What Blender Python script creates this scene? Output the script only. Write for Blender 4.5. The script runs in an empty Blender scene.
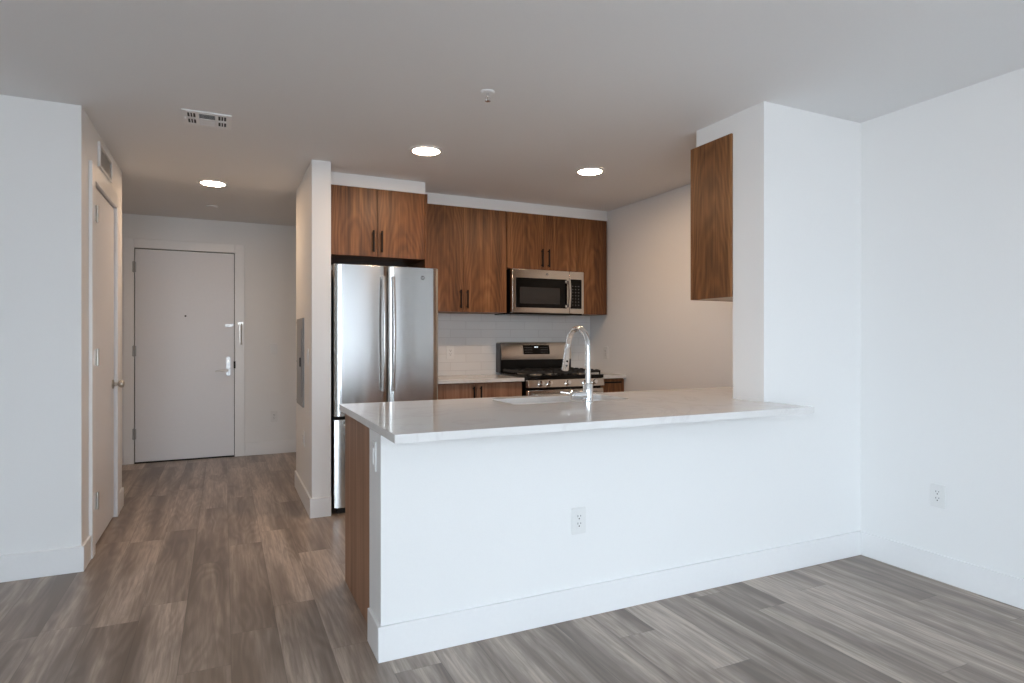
import bpy, bmesh, math, random
from mathutils import Vector, Matrix
random.seed(7)
C = bpy.context.scene.collection
PI = math.pi

# ------------------------------------------------------------------ camera
cam_d = bpy.data.cameras.new('camera'); cam = bpy.data.objects.new('camera', cam_d); C.objects.link(cam)
cam.location = (0, 0, 1.235)
cam.rotation_euler = (PI/2, 0, -0.4397)
cam_d.sensor_width = 36; cam_d.lens = 612.6/1024*36
cam_d.shift_y = -1.5/1024
cam_d.clip_start = .05
bpy.context.scene.camera = cam

# ------------------------------------------------------------------ world, light, exposure
sc = bpy.context.scene
sc.view_settings.view_transform = 'Standard'
sc.view_settings.look = 'None'
sc.view_settings.gamma = 1
sc.view_settings.use_curve_mapping = False
sc.view_settings.exposure = 0.15
SKY = 12.3
w = bpy.data.worlds.new('world'); sc.world = w; w.use_nodes = True
nt = w.node_tree; nt.nodes.clear()
wo = nt.nodes.new('ShaderNodeOutputWorld'); bg = nt.nodes.new('ShaderNodeBackground')
tc = nt.nodes.new('ShaderNodeTexCoord'); sp = nt.nodes.new('ShaderNodeSeparateXYZ')
rp = nt.nodes.new('ShaderNodeValToRGB')
rp.color_ramp.elements[0].position = .47; rp.color_ramp.elements[0].color = (.52, .56, .60, 1)
rp.color_ramp.elements[1].position = .52; rp.color_ramp.elements[1].color = (.76, .885, 1.0, 1)
mr = nt.nodes.new('ShaderNodeMapRange'); mr.inputs[1].default_value = -1; mr.inputs[2].default_value = 1
nt.links.new(tc.outputs['Generated'], sp.inputs[0]); nt.links.new(sp.outputs[2], mr.inputs[0])
nt.links.new(mr.outputs[0], rp.inputs[0]); nt.links.new(rp.outputs[0], bg.inputs[0]); nt.links.new(bg.outputs[0], wo.inputs[0])
bg.inputs[1].default_value = SKY
LAMP = 116.0                                    # emission of the recessed ceiling lights

CEIL = 2.488
# portals: they emit nothing, they only guide the sky light to the window openings
WINDOWS = [(-1.45, -0.15, .12, 2.36), (.15, 2.80, .12, 2.36)]
YW = -3.0
LW = (-2.05, -.15, .12, 2.36)                    # opening added in the left wall to light the right wall: y0, y1, z0, z1
for (a, b, z0, z1) in WINDOWS:
    l = bpy.data.lights.new('window_portal', 'AREA'); l.shape = 'RECTANGLE'; l.size = b-a; l.size_y = z1-z0
    l.cycles.is_portal = True
    o = bpy.data.objects.new('window_portal', l); C.objects.link(o)
    o.location = ((a+b)/2, YW-.16, (z0+z1)/2)
    o.rotation_euler = Vector((0, 1, 0)).to_track_quat('-Z', 'Z').to_euler()

l = bpy.data.lights.new('window_portal', 'AREA'); l.shape = 'RECTANGLE'; l.size = LW[1]-LW[0]; l.size_y = LW[3]-LW[2]
l.cycles.is_portal = True
o = bpy.data.objects.new('window_portal', l); C.objects.link(o)
o.location = (-2.6-.16, (LW[0]+LW[1])/2, (LW[2]+LW[3])/2); o.rotation_euler = Vector((1, 0, 0)).to_track_quat('-Z', 'Z').to_euler()

# ------------------------------------------------------------------ materials
class NT:
    def __init__(s, name):
        s.m = bpy.data.materials.new(name); s.m.use_nodes = True
        s.t = s.m.node_tree; s.b = s.t.nodes['Principled BSDF']
    def n(s, typ, **k):
        x = s.t.nodes.new('ShaderNode'+typ)
        for a, b in k.items(): setattr(x, a, b)
        return x
    def l(s, a, b): s.t.links.new(a, b)
    def math(s, op, a, b=None, c=None):
        x = s.n('Math', operation=op)
        for i, v in enumerate((a, b, c)):
            if v is None: continue
            if hasattr(v, 'links') or hasattr(v, 'is_output'): s.l(v, x.inputs[i])
            else: x.inputs[i].default_value = v
        return x.outputs[0]
    def mix(s, f, a, b, blend='MIX'):
        x = s.n('Mix', data_type='RGBA', blend_type=blend)
        for i, v in ((0, f), (6, a), (7, b)):
            if hasattr(v, 'is_output'): s.l(v, x.inputs[i])
            else: x.inputs[i].default_value = v if i == 0 else (*v, 1)
        return x.outputs[2]
    def comb(s, x, y, z):
        c = s.n('CombineXYZ')
        for i, v in enumerate((x, y, z)):
            if hasattr(v, 'is_output'): s.l(v, c.inputs[i])
            else: c.inputs[i].default_value = v
        return c.outputs[0]
    def noise(s, vec, scale, detail=4, rough=.5, dist=0):
        x = s.n('TexNoise'); s.l(vec, x.inputs['Vector'])
        x.inputs['Scale'].default_value = scale; x.inputs['Detail'].default_value = detail
        x.inputs['Roughness'].default_value = rough; x.inputs['Distortion'].default_value = dist
        return x.outputs['Fac']
    def ramp(s, f, stops):
        r = s.n('ValToRGB'); s.l(f, r.inputs[0]); e = r.color_ramp.elements
        e[0].position, e[0].color = stops[0][0], (*stops[0][1], 1)
        e[1].position, e[1].color = stops[-1][0], (*stops[-1][1], 1)
        for p, c in stops[1:-1]:
            q = e.new(p); q.color = (*c, 1)
        return r.outputs[0]
    def bump(s, h, strength, dist=.002):
        x = s.n('Bump'); x.inputs['Strength'].default_value = strength; x.inputs['Distance'].default_value = dist
        s.l(h, x.inputs['Height']); s.l(x.outputs[0], s.b.inputs['Normal'])

def plain(name, col, rough=.5, metal=0, spec=None, bump=0, bscale=60, coat=0):
    q = NT(name); b = q.b
    tcn = q.n('TexCoord'); f = q.noise(tcn.outputs['Object'], bscale, 3)
    c2 = tuple(x*.965 for x in col)
    q.l(q.mix(f, col, c2), b.inputs['Base Color'])
    b.inputs['Roughness'].default_value = rough; b.inputs['Metallic'].default_value = metal
    if spec is not None: b.inputs['Specular IOR Level'].default_value = spec
    if coat: b.inputs['Coat Weight'].default_value = coat
    if bump: q.bump(f, bump)
    return q.m

M = {}
M['wall'] = plain('wall_paint', (.86, .86, .855), .55, spec=.3, bump=.12, bscale=180)
M['ceiling'] = plain('ceiling_paint', (.86, .86, .86), .8, spec=.15, bump=.1, bscale=150)
M['trim'] = plain('trim_paint', (.87, .87, .87), .32, spec=.45)
M['door'] = plain('door_paint', (.82, .82, .84), .38, spec=.45, bump=.05, bscale=40)
M['plastic'] = plain('white_plastic', (.80, .80, .79), .3)
M['slot'] = plain('dark_slot', (.03, .03, .03), .6)
M['black'] = plain('black_metal', (.008, .007, .006), .5, spec=.2)
M['gloss_black'] = plain('black_glass', (.005, .005, .005), .08, spec=.18)
M['window_glass_oven'] = plain('smoked_mesh_glass', (.038, .036, .035), .3, spec=.25)
M['iron'] = plain('cast_iron', (.02, .019, .018), .55, bump=.2, bscale=300)
M['enamel'] = plain('black_enamel', (.006, .006, .006), .2, spec=.25)
M['chrome'] = plain('chrome', (.86, .87, .88), .09, 1)
M['nickel'] = plain('satin_nickel', (.55, .52, .48), .35, .9)
M['bright_nickel'] = plain('bright_satin_nickel', (.70, .70, .70), .42, .75)
M['hinge'] = plain('dull_steel_hinge', (.45, .45, .45), .45, .7)
M['sink_steel'] = plain('sink_steel', (.88, .89, .90), .4, .35)
M['grey_paint'] = plain('grey_enamel', (.28, .28, .285), .42, bump=.15, bscale=220)
M['fridge_side'] = plain('dark_grey_enamel', (.045, .045, .05), .45)
M['gasket'] = plain('black_gasket', (.01, .01, .01), .7)
M['carcass'] = plain('maple_carcass', (.62, .52, .42), .5)
M['emblem'] = plain('emblem_grey', (.20, .20, .20), .35, .6)
M['button'] = plain('button_grey', (.28, .28, .28), .5)

def steel(name, col, rough, vertical=False):
    q = NT(name); b = q.b; t = q.n('TexCoord'); mp = q.n('Mapping')
    q.l(t.outputs['Object'], mp.inputs[0])
    mp.inputs['Scale'].default_value = (2, 2, 400) if not vertical else (400, 400, 2)
    f = q.noise(mp.outputs[0], 1, 3)
    q.l(q.mix(f, tuple(x*1.03 for x in col), tuple(x*.93 for x in col)), b.inputs['Base Color'])
    b.inputs['Metallic'].default_value = 1
    q.l(q.math('MULTIPLY_ADD', f, .06, rough-.03), b.inputs['Roughness'])
    b.inputs['Anisotropic'].default_value = .9
    tg = q.n('Tangent', direction_type='RADIAL', axis='Z'); q.l(tg.outputs[0], b.inputs['Tangent']); b.inputs['Anisotropic Rotation'].default_value = .25
    mp2 = q.n('Mapping'); q.l(t.outputs['Object'], mp2.inputs[0]); mp2.inputs['Scale'].default_value = (9, 9, 1.2)
    g = q.noise(mp2.outputs[0], 1, 1)
    q.bump(g, .12, .003)
    return q.m
M['steel'] = steel('brushed_stainless_steel', (.62, .62, .61), .21)
M['steel_warm'] = steel('brushed_stainless_steel_range', (.66, .62, .57), .24)

# quartz worktop
q = NT('white_quartz'); t = q.n('TexCoord')
v1 = q.noise(t.outputs['Object'], 1.6, 6, .6, 1.2)
vein = q.math('ABSOLUTE', q.math('SUBTRACT', v1, .5))
f = q.ramp(vein, [(0.0, (.69, .68, .67)), (.02, (.735, .73, .72)), (.06, (.75, .745, .735))])
fine = q.noise(t.outputs['Object'], 90, 2)
q.l(q.mix(q.math('MULTIPLY', fine, .10), f, (.6, .59, .58)), q.b.inputs['Base Color'])
q.b.inputs['Roughness'].default_value = .10; q.b.inputs['Specular IOR Level'].default_value = .6
M['quartz'] = q.m

# wood plank floor, boards along +Y
q = NT('grey_oak_planks'); t = q.n('TexCoord'); s = q.n('SeparateXYZ'); q.l(t.outputs['Object'], s.inputs[0])
W_, L_ = .182, 1.22
xs = q.math('DIVIDE', q.math('ADD', s.outputs[0], 20.03), W_); row = q.math('FLOOR', xs)
wn = q.n('TexWhiteNoise', noise_dimensions='1D'); q.l(row, wn.inputs['W'])
ys = q.math('ADD', q.math('DIVIDE', q.math('ADD', s.outputs[1], 20), L_), q.math('MULTIPLY', wn.outputs['Value'], 7.3)); col = q.math('FLOOR', ys)
idv = q.comb(row, col, 3.0)
wn2 = q.n('TexWhiteNoise', noise_dimensions='3D'); q.l(idv, wn2.inputs['Vector'])
rnd = wn2.outputs['Value']
ox = q.math('MULTIPLY', rnd, 37.0)
gv = q.comb(q.math('ADD', q.math('MULTIPLY', s.outputs[0], 10.0), ox), q.math('ADD', q.math('MULTIPLY', s.outputs[1], .75), ox), ox)
broad = q.noise(gv, 1.0, 3, .45, .3)
gv2 = q.comb(q.math('ADD', q.math('MULTIPLY', s.outputs[0], 70.0), ox), q.math('ADD', q.math('MULTIPLY', s.outputs[1], 4.0), ox), ox)
finen = q.noise(gv2, 1.0, 6, .65, .5)
# cathedral figure
gv3 = q.comb(q.math('ADD', q.math('MULTIPLY', s.outputs[0], 5.5), ox), q.math('ADD', q.math('MULTIPLY', s.outputs[1], .8), ox), 0.0)
rings = q.math('SINE', q.math('MULTIPLY', q.noise(gv3, 1.0, 2, .5, .2), 75.0))
tone = q.math('ADD', q.math('MULTIPLY', rnd, .16), q.math('MULTIPLY', broad, .84))
tone = q.math('ADD', tone, q.math('MULTIPLY', rings, .030))
colr = q.ramp(tone, [(.33, (.175, .138, .114)), (.43, (.27, .215, .178)), (.53, (.39, .318, .265)), (.66, (.56, .468, .395))])
colr = q.mix(q.math('MULTIPLY', q.ramp(finen, [(.38, (1, 1, 1)), (.62, (0, 0, 0))]), .50), colr, (.15, .112, .088))
fx = q.math('FRACT', xs); fy = q.math('FRACT', ys)
ex = q.math('MINIMUM', fx, q.math('SUBTRACT', 1.0, fx)); ey = q.math('MULTIPLY', q.math('MINIMUM', fy, q.math('SUBTRACT', 1.0, fy)), L_/W_)
edge = q.math('LESS_THAN', q.math('MINIMUM', ex, ey), .009)
colr = q.mix(q.math('MULTIPLY', edge, .3), colr, (.045, .035, .03))
q.l(colr, q.b.inputs['Base Color'])
q.l(q.math('MULTIPLY_ADD', finen, .16, .27), q.b.inputs['Roughness'])
q.b.inputs['Specular IOR Level'].default_value = .5
q.bump(q.math('SUBTRACT', q.math('MULTIPLY', finen, .4), edge), .25, .0012)
M['floor'] = q.m

# walnut veneer, grain vertical (object Z), figured per object
def walnut(name, stops, cath=1.0, fine_k=1.0, freq=1.0):
    q = NT(name); t = q.n('TexCoord'); s = q.n('SeparateXYZ'); q.l(t.outputs['Object'], s.inputs[0])
    oi = q.n('ObjectInfo'); off = q.math('MULTIPLY', oi.outputs['Random'], 50.0)
    u = q.math('ADD', s.outputs[0], s.outputs[1])
    z = s.outputs[2]
    uo = q.math('ADD', u, q.math('MULTIPLY_ADD', oi.outputs['Random'], .06, -.03))
    wob = q.noise(q.comb(q.math('ADD', q.math('MULTIPLY', u, 5.0), off), q.math('MULTIPLY', z, 1.6), off), 1.0, 3, .5)
    c = q.math('ADD', q.math('MULTIPLY', q.math('MULTIPLY', uo, uo), 85.0*freq), q.math('MULTIPLY', z, 2.6))
    c = q.math('ADD', c, q.math('MULTIPLY', wob, 3.2))
    rings = q.math('SINE', q.math('MULTIPLY', c, 11.0))
    strk = q.noise(q.comb(q.math('ADD', q.math('MULTIPLY', u, 75.0), off), q.math('MULTIPLY', z, 1.8), off), 1.0, 5, .62, .3)
    bro = q.noise(q.comb(q.math('ADD', q.math('MULTIPLY', u, 14.0), off), q.math('MULTIPLY', z, .7), off), 1.0, 3, .5, .5)
    tone = q.math('ADD', q.math('MULTIPLY', rings, .040*cath), q.math('ADD', q.math('MULTIPLY', bro, .55), q.math('MULTIPLY', strk, .45*fine_k)))
    q.l(q.ramp(tone, stops), q.b.inputs['Base Color'])
    q.b.inputs['Roughness'].default_value = .42; q.b.inputs['Specular IOR Level'].default_value = .4
    q.bump(strk, .12, .0008)
    return q.m
M['walnut'] = walnut('walnut_veneer', [(.30, (.055, .020, .006)), (.43, (.125, .050, .017)), (.55, (.215, .086, .029)), (.70, (.33, .155, .056))])
M['walnut_straight'] = walnut('straight_grain_walnut', [(.30, (.15, .068, .036)), (.45, (.255, .128, .074)), (.56, (.33, .175, .105)), (.72, (.42, .24, .15))], cath=.12, fine_k=1.15)

# subway tile
q = NT('white_subway_tile'); t = q.n('TexCoord'); s = q.n('SeparateXYZ'); q.l(t.outputs['Object'], s.inputs[0])
br = q.n('TexBrick', offset=.5, offset_frequency=2)
q.l(q.comb(q.math('ADD', s.outputs[0], 10.0), q.math('ADD', s.outputs[2], .012), 0.0), br.inputs['Vector'])
br.inputs['Scale'].default_value = 1; br.inputs['Brick Width'].default_value = .305; br.inputs['Row Height'].default_value = .0765
br.inputs['Mortar Size'].default_value = .0016; br.inputs['Mortar Smooth'].default_value = .2
br.inputs['Color1'].default_value = (.78, .78, .77, 1); br.inputs['Color2'].default_value = (.74, .74, .735, 1)
br.inputs['Mortar'].default_value = (.60, .59, .58, 1)
q.l(br.outputs['Color'], q.b.inputs['Base Color'])
q.b.inputs['Roughness'].default_value = .14
q.bump(q.math('SUBTRACT', 1.0, br.outputs['Fac']), .4, .0015)
M['tile'] = q.m

def emis(name, col, s_):
    q = NT(name); q.b.inputs['Base Color'].default_value = (.8, .8, .8, 1)
    q.b.inputs['Emission Color'].default_value = (*col, 1); q.b.inputs['Emission Strength'].default_value = s_
    return q.m
M['lamp'] = emis('lit_diffuser', (1.0, .68, .43), LAMP)
M['clock'] = emis('lit_clock', (.75, .88, 1.0), 1.6)
# pane glass: clear with a fresnel reflection
q = NT('window_pane_glass'); q.t.nodes.remove(q.b); out = q.t.nodes['Material Output']
tr = q.n('BsdfTransparent'); gl = q.n('BsdfGlossy'); gl.inputs['Roughness'].default_value = .02
fr = q.n('Fresnel'); fr.inputs[0].default_value = 1.45; mx = q.n('MixShader')
q.l(fr.outputs[0], mx.inputs[0]); q.l(tr.outputs[0], mx.inputs[1]); q.l(gl.outputs[0], mx.inputs[2]); q.l(mx.outputs[0], out.inputs[0])
M['pane'] = q.m
q = NT('added_dimming_fabric'); q.t.nodes.remove(q.b); out = q.t.nodes['Material Output']  # translucent fabric of the added sheets that dim the refrigerator's reflection
tr = q.n('BsdfTransparent'); tr.inputs[0].default_value = (.9, .9, .9, 1); tl = q.n('BsdfTranslucent'); tl.inputs[0].default_value = (.82, .83, .85, 1); df = q.n('BsdfDiffuse'); df.inputs[0].default_value = (.7, .7, .7, 1)
m1 = q.n('MixShader'); m1.inputs[0].default_value = .28; q.l(tl.outputs[0], m1.inputs[1]); q.l(df.outputs[0], m1.inputs[2])
m2 = q.n('MixShader'); m2.inputs[0].default_value = .15; q.l(m1.outputs[0], m2.inputs[1]); q.l(tr.outputs[0], m2.inputs[2]); q.l(m2.outputs[0], out.inputs[0])
M['sheer'] = q.m

# ------------------------------------------------------------------ geometry helpers
WL = {}     # world location of every object made here (nothing that has children is rotated)
def B(): return bmesh.new()
def box(bm, x0, x1, y0, y1, z0, z1):
    x0, x1 = sorted((x0, x1)); y0, y1 = sorted((y0, y1)); z0, z1 = sorted((z0, z1))
    v = [bm.verts.new(p) for p in ((x0,y0,z0),(x1,y0,z0),(x1,y1,z0),(x0,y1,z0),(x0,y0,z1),(x1,y0,z1),(x1,y1,z1),(x0,y1,z1))]
    for f in ((0,3,2,1),(4,5,6,7),(0,1,5,4),(1,2,6,5),(2,3,7,6),(3,0,4,7)): bm.faces.new([v[i] for i in f])
    return bm
def ring_pts(c, ax, r, n, r2=None, up=None):
    ax = Vector(ax).normalized(); u = Vector(up) if up else (Vector((0,0,1)) if abs(ax.z) < .9 else Vector((1,0,0)))
    a = ax.cross(u).normalized(); b = a.cross(ax).normalized() if False else ax.cross(a).normalized()
    return [Vector(c)+a*math.cos(2*PI*i/n)*r+b*math.sin(2*PI*i/n)*(r2 or r) for i in range(n)]
def skin(bm, rings, close=True):
    vs = [[bm.verts.new(p) for p in R] for R in rings]; n = len(vs[0])
    for A, Bq in zip(vs, vs[1:]):
        for i in range(n): bm.faces.new((A[i], A[(i+1)%n], Bq[(i+1)%n], Bq[i]))
    if close: bm.faces.new(list(reversed(vs[0]))); bm.faces.new(vs[-1])
    return bm
def cyl(bm, p0, p1, r, n=24, r1=None):
    p0, p1 = Vector(p0), Vector(p1); ax = p1-p0
    return skin(bm, [ring_pts(p0, ax, r, n), ring_pts(p1, ax, r if r1 is None else r1, n)])
def lathe(bm, c, ax, prof, n=32):
    c = Vector(c); ax = Vector(ax).normalized()
    return skin(bm, [ring_pts(c+ax*h, ax, r, n) for r, h in prof])
def tube(bm, pts, r, n=16, r2=None):
    pts = [Vector(p) for p in pts]; R = []
    rad = r if isinstance(r, (list, tuple)) else [r]*len(pts)
    up = None
    for i, p in enumerate(pts):
        d = (pts[min(i+1, len(pts)-1)]-pts[max(i-1, 0)]).normalized()
        if up is None:
            up = Vector((1,0,0)) if abs(d.x) < .8 else Vector((0,0,1))
        a = d.cross(up).normalized(); b = d.cross(a).normalized(); up = a.cross(d).normalized() if False else -b
        k = (r2/r) if (r2 and not isinstance(r, (list, tuple))) else 1
        R.append([p+a*math.cos(2*PI*j/n)*rad[i]+b*math.sin(2*PI*j/n)*rad[i]*k for j in range(n)])
    return skin(bm, R)
def rrect(bm, axis, u0, u1, v0, v1, w0, w1, r, n=5):
    """box with rounded corners in the plane normal to axis ('x','y','z')"""
    pts = []
    for cx, cy, a0 in ((u1-r, v1-r, 0), (u0+r, v1-r, PI/2), (u0+r, v0+r, PI), (u1-r, v0+r, 1.5*PI)):
        for i in range(n+1):
            a = a0+PI/2*i/n; pts.append((cx+r*math.cos(a), cy+r*math.sin(a)))
    def P(u, v, w_): return {'x': (w_, u, v), 'y': (u, w_, v), 'z': (u, v, w_)}[axis]
    return skin(bm, [[Vector(P(u, v, w0)) for u, v in pts], [Vector(P(u, v, w1)) for u, v in pts]])

def smooth(me, ang=35):
    for p in me.polygons: p.use_smooth = True
    try: me.set_sharp_from_angle(angle=math.radians(ang))
    except Exception: pass
def obj(name, bm, m, parent=None, origin=None, bevel=0, seg=2):
    """bm is in world coordinates; origin (world) becomes the object's origin"""
    bmesh.ops.recalc_face_normals(bm, faces=bm.faces[:])
    if origin is None:
        if parent is not None or True:
            lo = Vector([min(v.co[i] for v in bm.verts) for i in range(3)]); hi = Vector([max(v.co[i] for v in bm.verts) for i in range(3)])
            origin = (lo+hi)/2
    origin = Vector(origin)
    bmesh.ops.translate(bm, verts=bm.verts[:], vec=-origin)
    me = bpy.data.meshes.new(name); bm.to_mesh(me); bm.free(); smooth(me)
    o = bpy.data.objects.new(name, me); C.objects.link(o)
    me.materials.append(M[m] if isinstance(m, str) else m)
    WL[o.name] = origin
    if parent is not None:
        o.parent = parent; o.location = origin-WL[parent.name]
    else: o.location = origin
    if bevel:
        b = o.modifiers.new('bevel', 'BEVEL'); b.width = bevel; b.segments = seg; b.limit_method = 'ANGLE'; b.angle_limit = math.radians(40)
    return o
def tag(o, label, cat, group=None):
    o['label'] = label; o['category'] = cat
    if group: o['group'] = group
    return o
def thing(name, loc, label, cat, group=None):
    o = bpy.data.objects.new(name, None); C.objects.link(o); o.location = loc; o.empty_display_size = .05
    WL[o.name] = Vector(loc); return tag(o, label, cat, group)
def struct(name, bm, m, parent=None, bevel=0):
    o = obj(name, bm, m, parent, bevel=bevel)
    if parent is None: o['kind'] = 'structure'
    return o
def sroot(name, loc):
    o = bpy.data.objects.new(name, None); C.objects.link(o); o.location = loc; WL[o.name] = Vector(loc); o['kind'] = 'structure'; o.empty_display_size = .05
    return o
def text_mesh(body, size, depth, rot, loc, name, m, parent):
    cu = bpy.data.curves.new(name, 'FONT'); cu.body = body; cu.size = size; cu.extrude = depth; cu.align_x = 'CENTER'; cu.align_y = 'CENTER'
    tmp = bpy.data.objects.new(name, cu); C.objects.link(tmp)
    dg = bpy.context.evaluated_depsgraph_get(); me = bpy.data.meshes.new_from_object(tmp.evaluated_get(dg))
    bpy.data.objects.remove(tmp)
    me.transform(Matrix.Rotation(rot[2], 4, 'Z') @ Matrix.Rotation(rot[0], 4, 'X'))
    o = bpy.data.objects.new(name, me); C.objects.link(o); me.materials.clear(); me.materials.append(M[m])
    WL[o.name] = Vector(loc); o.parent = parent; o.location = Vector(loc)-WL[parent.name]
    return o

# ------------------------------------------------------------------ room shell
XR, XK = 3.327, 3.39
XW0 = -2.6
XO = 3.55
struct('floor', box(B(), XW0-.15, XO, YW-.15, 7.3, -.1, 0), 'floor')
struct('ceiling', box(B(), XW0-.15, XO, YW-.15, 7.3, CEIL, CEIL+.1), 'ceiling')
Z0, Z1 = 0, CEIL
YP = 2.345
struct('wall_right', box(B(), XR, XO, YW, YP, Z0, Z1), 'wall')
struct('wall_kitchen_right', box(B(), XK, XO, 2.562, 5.34, Z0, Z1), 'wall')
struct('wall_column', box(B(), 2.5635, XO, YP, 2.562, Z0, Z1), 'wall')
struct('wall_peninsula', box(B(), .546, 2.5635, YP, 2.548, 0, .879), 'wall')
struct('wall_kitchen_back', box(B(), .552, XO, 5.34, 5.452, Z0, Z1), 'wall')
struct('wall_divider', box(B(), .552, .682, 4.44, 5.34, Z0, Z1), 'wall', bevel=.002)
struct('wall_soffit_refrigerator', box(B(), .682, 1.449, 4.70, 5.34, 2.395, CEIL), 'wall')
struct('wall_soffit_kitchen', box(B(), 1.449, XK, 5.015, 5.34, 2.395, CEIL), 'wall')
struct('wall_soffit_peninsula', box(B(), 2.566, XK, 2.562, 2.855, 2.387, CEIL), 'wall')
# front-left wall and the closet block
XL = -.688
struct('wall_left_front', box(B(), XW0, XL, 3.94, 4.06, Z0, Z1), 'wall', bevel=.002)
b = B(); DY0, DY1, DT = 4.222, 5.048, 2.158
box(b, XL-.12, XL, 4.06, DY0, Z0, Z1); box(b, XL-.12, XL, DY1, 5.376, Z0, Z1); box(b, XL-.12, XL, DY0, DY1, DT, Z1)
struct('wall_closet', b, 'wall')
struct('wall_closet_back', box(B(), -1.8, XL-.12, 5.256, 5.376, Z0, Z1), 'wall')
struct('wall_closet_inner', box(B(), -1.8, -1.68, 4.06, 5.256, Z0, Z1), 'wall')
# entrance wall
YH = 7.13; EX0, EX1, ET = -.812, .108, 2.158
b = B(); box(b, -1.8, EX0, YH, YH+.15, Z0, Z1); box(b, EX1, 1.75, YH, YH+.15, Z0, Z1); box(b, EX0, EX1, YH, YH+.15, ET, Z1)
struct('wall_entrance', b, 'wall')
struct('wall_hall_left', box(B(), -1.8, -1.68, 5.376, YH, Z0, Z1), 'wall')
struct('wall_hall_right', box(B(), 1.60, 1.75, 5.452, YH, Z0, Z1), 'wall')
b = B(); box(b, XW0-.15, XW0, YW, LW[0], Z0, Z1); box(b, XW0-.15, XW0, LW[1], 4.06, Z0, Z1); box(b, XW0-.15, XW0, LW[0], LW[1], Z0, LW[2]); box(b, XW0-.15, XW0, LW[0], LW[1], LW[3], Z1)
struct('wall_left', b, 'wall')
r = sroot('window_3', (XW0-.08, (LW[0]+LW[1])/2, LW[2])); f = B(); t_ = .045  # unseen window, added to bring more daylight onto the right-hand wall
box(f, XW0-.11, XW0-.05, LW[0], LW[0]+t_, LW[2], LW[3]); box(f, XW0-.11, XW0-.05, LW[1]-t_, LW[1], LW[2], LW[3])
box(f, XW0-.11, XW0-.05, LW[0], LW[1], LW[2], LW[2]+t_); box(f, XW0-.11, XW0-.05, LW[0], LW[1], LW[3]-t_, LW[3])
ym = (LW[0]+LW[1])/2; box(f, XW0-.11, XW0-.05, ym-.022, ym+.022, LW[2], LW[3])
obj('window_frame', f, 'trim', r)
for (a, c) in ((LW[0]+.045, ym-.022), (ym+.022, LW[1]-.045)): obj('pane', box(B(), XW0-.083, XW0-.077, a, c, LW[2]+.04, LW[3]-.04), 'pane', r)
# window wall behind the camera
b = B(); x = XW0-.15
for (a, c, z0, z1) in WINDOWS:
    box(b, x, a, YW-.15, YW, Z0, Z1); box(b, a, c, YW-.15, YW, Z0, z0); box(b, a, c, YW-.15, YW, z1, Z1); x = c
box(b, x, XO, YW-.15, YW, Z0, Z1)
struct('wall_rear', b, 'wall')
for i, (a, c, z0, z1) in enumerate(WINDOWS):
    r = sroot('window_%d' % (i+1), ((a+c)/2, YW-.08, z0))
    f = B(); t_ = .045
    box(f, a, a+t_, YW-.11, YW-.05, z0, z1); box(f, c-t_, c, YW-.11, YW-.05, z0, z1)
    box(f, a, c, YW-.11, YW-.05, z0, z0+t_); box(f, a, c, YW-.11, YW-.05, z1-t_, z1)
    mul = [1.20, 2.28, 2.50] if i else [(a+c)/2]
    edges = [a]+mul+[c]; n = len(edges)-1
    for xx in mul: box(f, xx-.024, xx+.024, YW-.11, YW-.05, z0, z1)
    obj('window_frame', f, 'trim', r)
    for k in range(n):
        if i and edges[k] > 1.1: obj('added_dimming_sheet', box(B(), edges[k]+.003, edges[k+1]-.003, YW-.045, YW-.043, z0+.01, z1-.01), 'sheer', r)  # unseen sheet, added to dim this window's reflection in the refrigerator
        obj('pane', box(B(), edges[k]+.022+(.023 if k == 0 else 0), edges[k+1]-.022-(.023 if k == n-1 else 0), YW-.083, YW-.077, z0+.04, z1-.04), 'pane', r)

# baseboards
BH, BT = .136, .013
def bb(name, *boxes):
    b = B()
    for (x0, x1, y0, y1) in boxes: box(b, x0, x1, y0, y1, 0, BH)
    return struct(name, b, 'trim', bevel=.002)
bb('baseboard_right', (XR-BT, XR, YW, YP))
bb('baseboard_peninsula', (.546-BT, XR-BT, YP-BT, YP), (.546-BT, .546, YP, 2.528))
bb('baseboard_divider', (.552-BT, .682, 4.44-BT, 4.44), (.552-BT, .552, 4.44, 5.452))
bb('baseboard_left_front', (XW0, XL+BT, 3.94-BT, 3.94), (XL, XL+BT, 3.94, 4.128))
bb('baseboard_closet', (XL, XL+BT, 5.142, 5.376))
bb('baseboard_entrance', (.205, 1.60, YH-BT, YH), (-1.68, -.90, YH-BT, YH))

# ------------------------------------------------------------------ entrance door
d1 = sroot('door_1', ((EX0+EX1)/2, YH, 0))
f = B(); cw = .09
box(f, EX0-cw+.004, EX0+.004, YH-.016, YH, 0, ET+cw); box(f, EX1-.004, EX1+cw, YH-.016, YH, 0, ET+cw); box(f, EX0+.004, EX1-.004, YH-.016, YH, ET-.004, ET+cw)
obj('casing', f, 'trim', d1, bevel=.003)
f = B(); box(f, EX0+.0005, EX0+.035, YH+.0525, YH+.14, .0005, ET-.0005); box(f, EX1-.035, EX1-.0005, YH+.0525, YH+.14, .0005, ET-.0005); box(f, EX0+.035, EX1-.035, YH+.0525, YH+.14, ET-.035, ET-.0005); box(f, EX0+.035, EX1-.035, YH+.0525, YH+.14, .0005, .02)
obj('door_stop', f, 'black', d1)
leaf = obj('door_leaf', box(B(), EX0+.009, EX1-.009, YH+.008, YH+.052, .012, ET-.010), 'door', d1, bevel=.002)
obj('threshold', box(B(), EX0+.005, EX1-.005, YH-.006, YH+.058, .0005, .008), 'black', d1)
for z in (1.963, 1.125, .298):
    h = B(); cyl(h, (EX0+.004, YH-.020, z-.055), (EX0+.004, YH-.020, z+.055), .009, 12)
    box(h, EX0-.012, EX0+.022, YH-.019, YH-.016, z-.052, z+.052)
    obj('hinge', h, 'hinge', d1)
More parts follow.
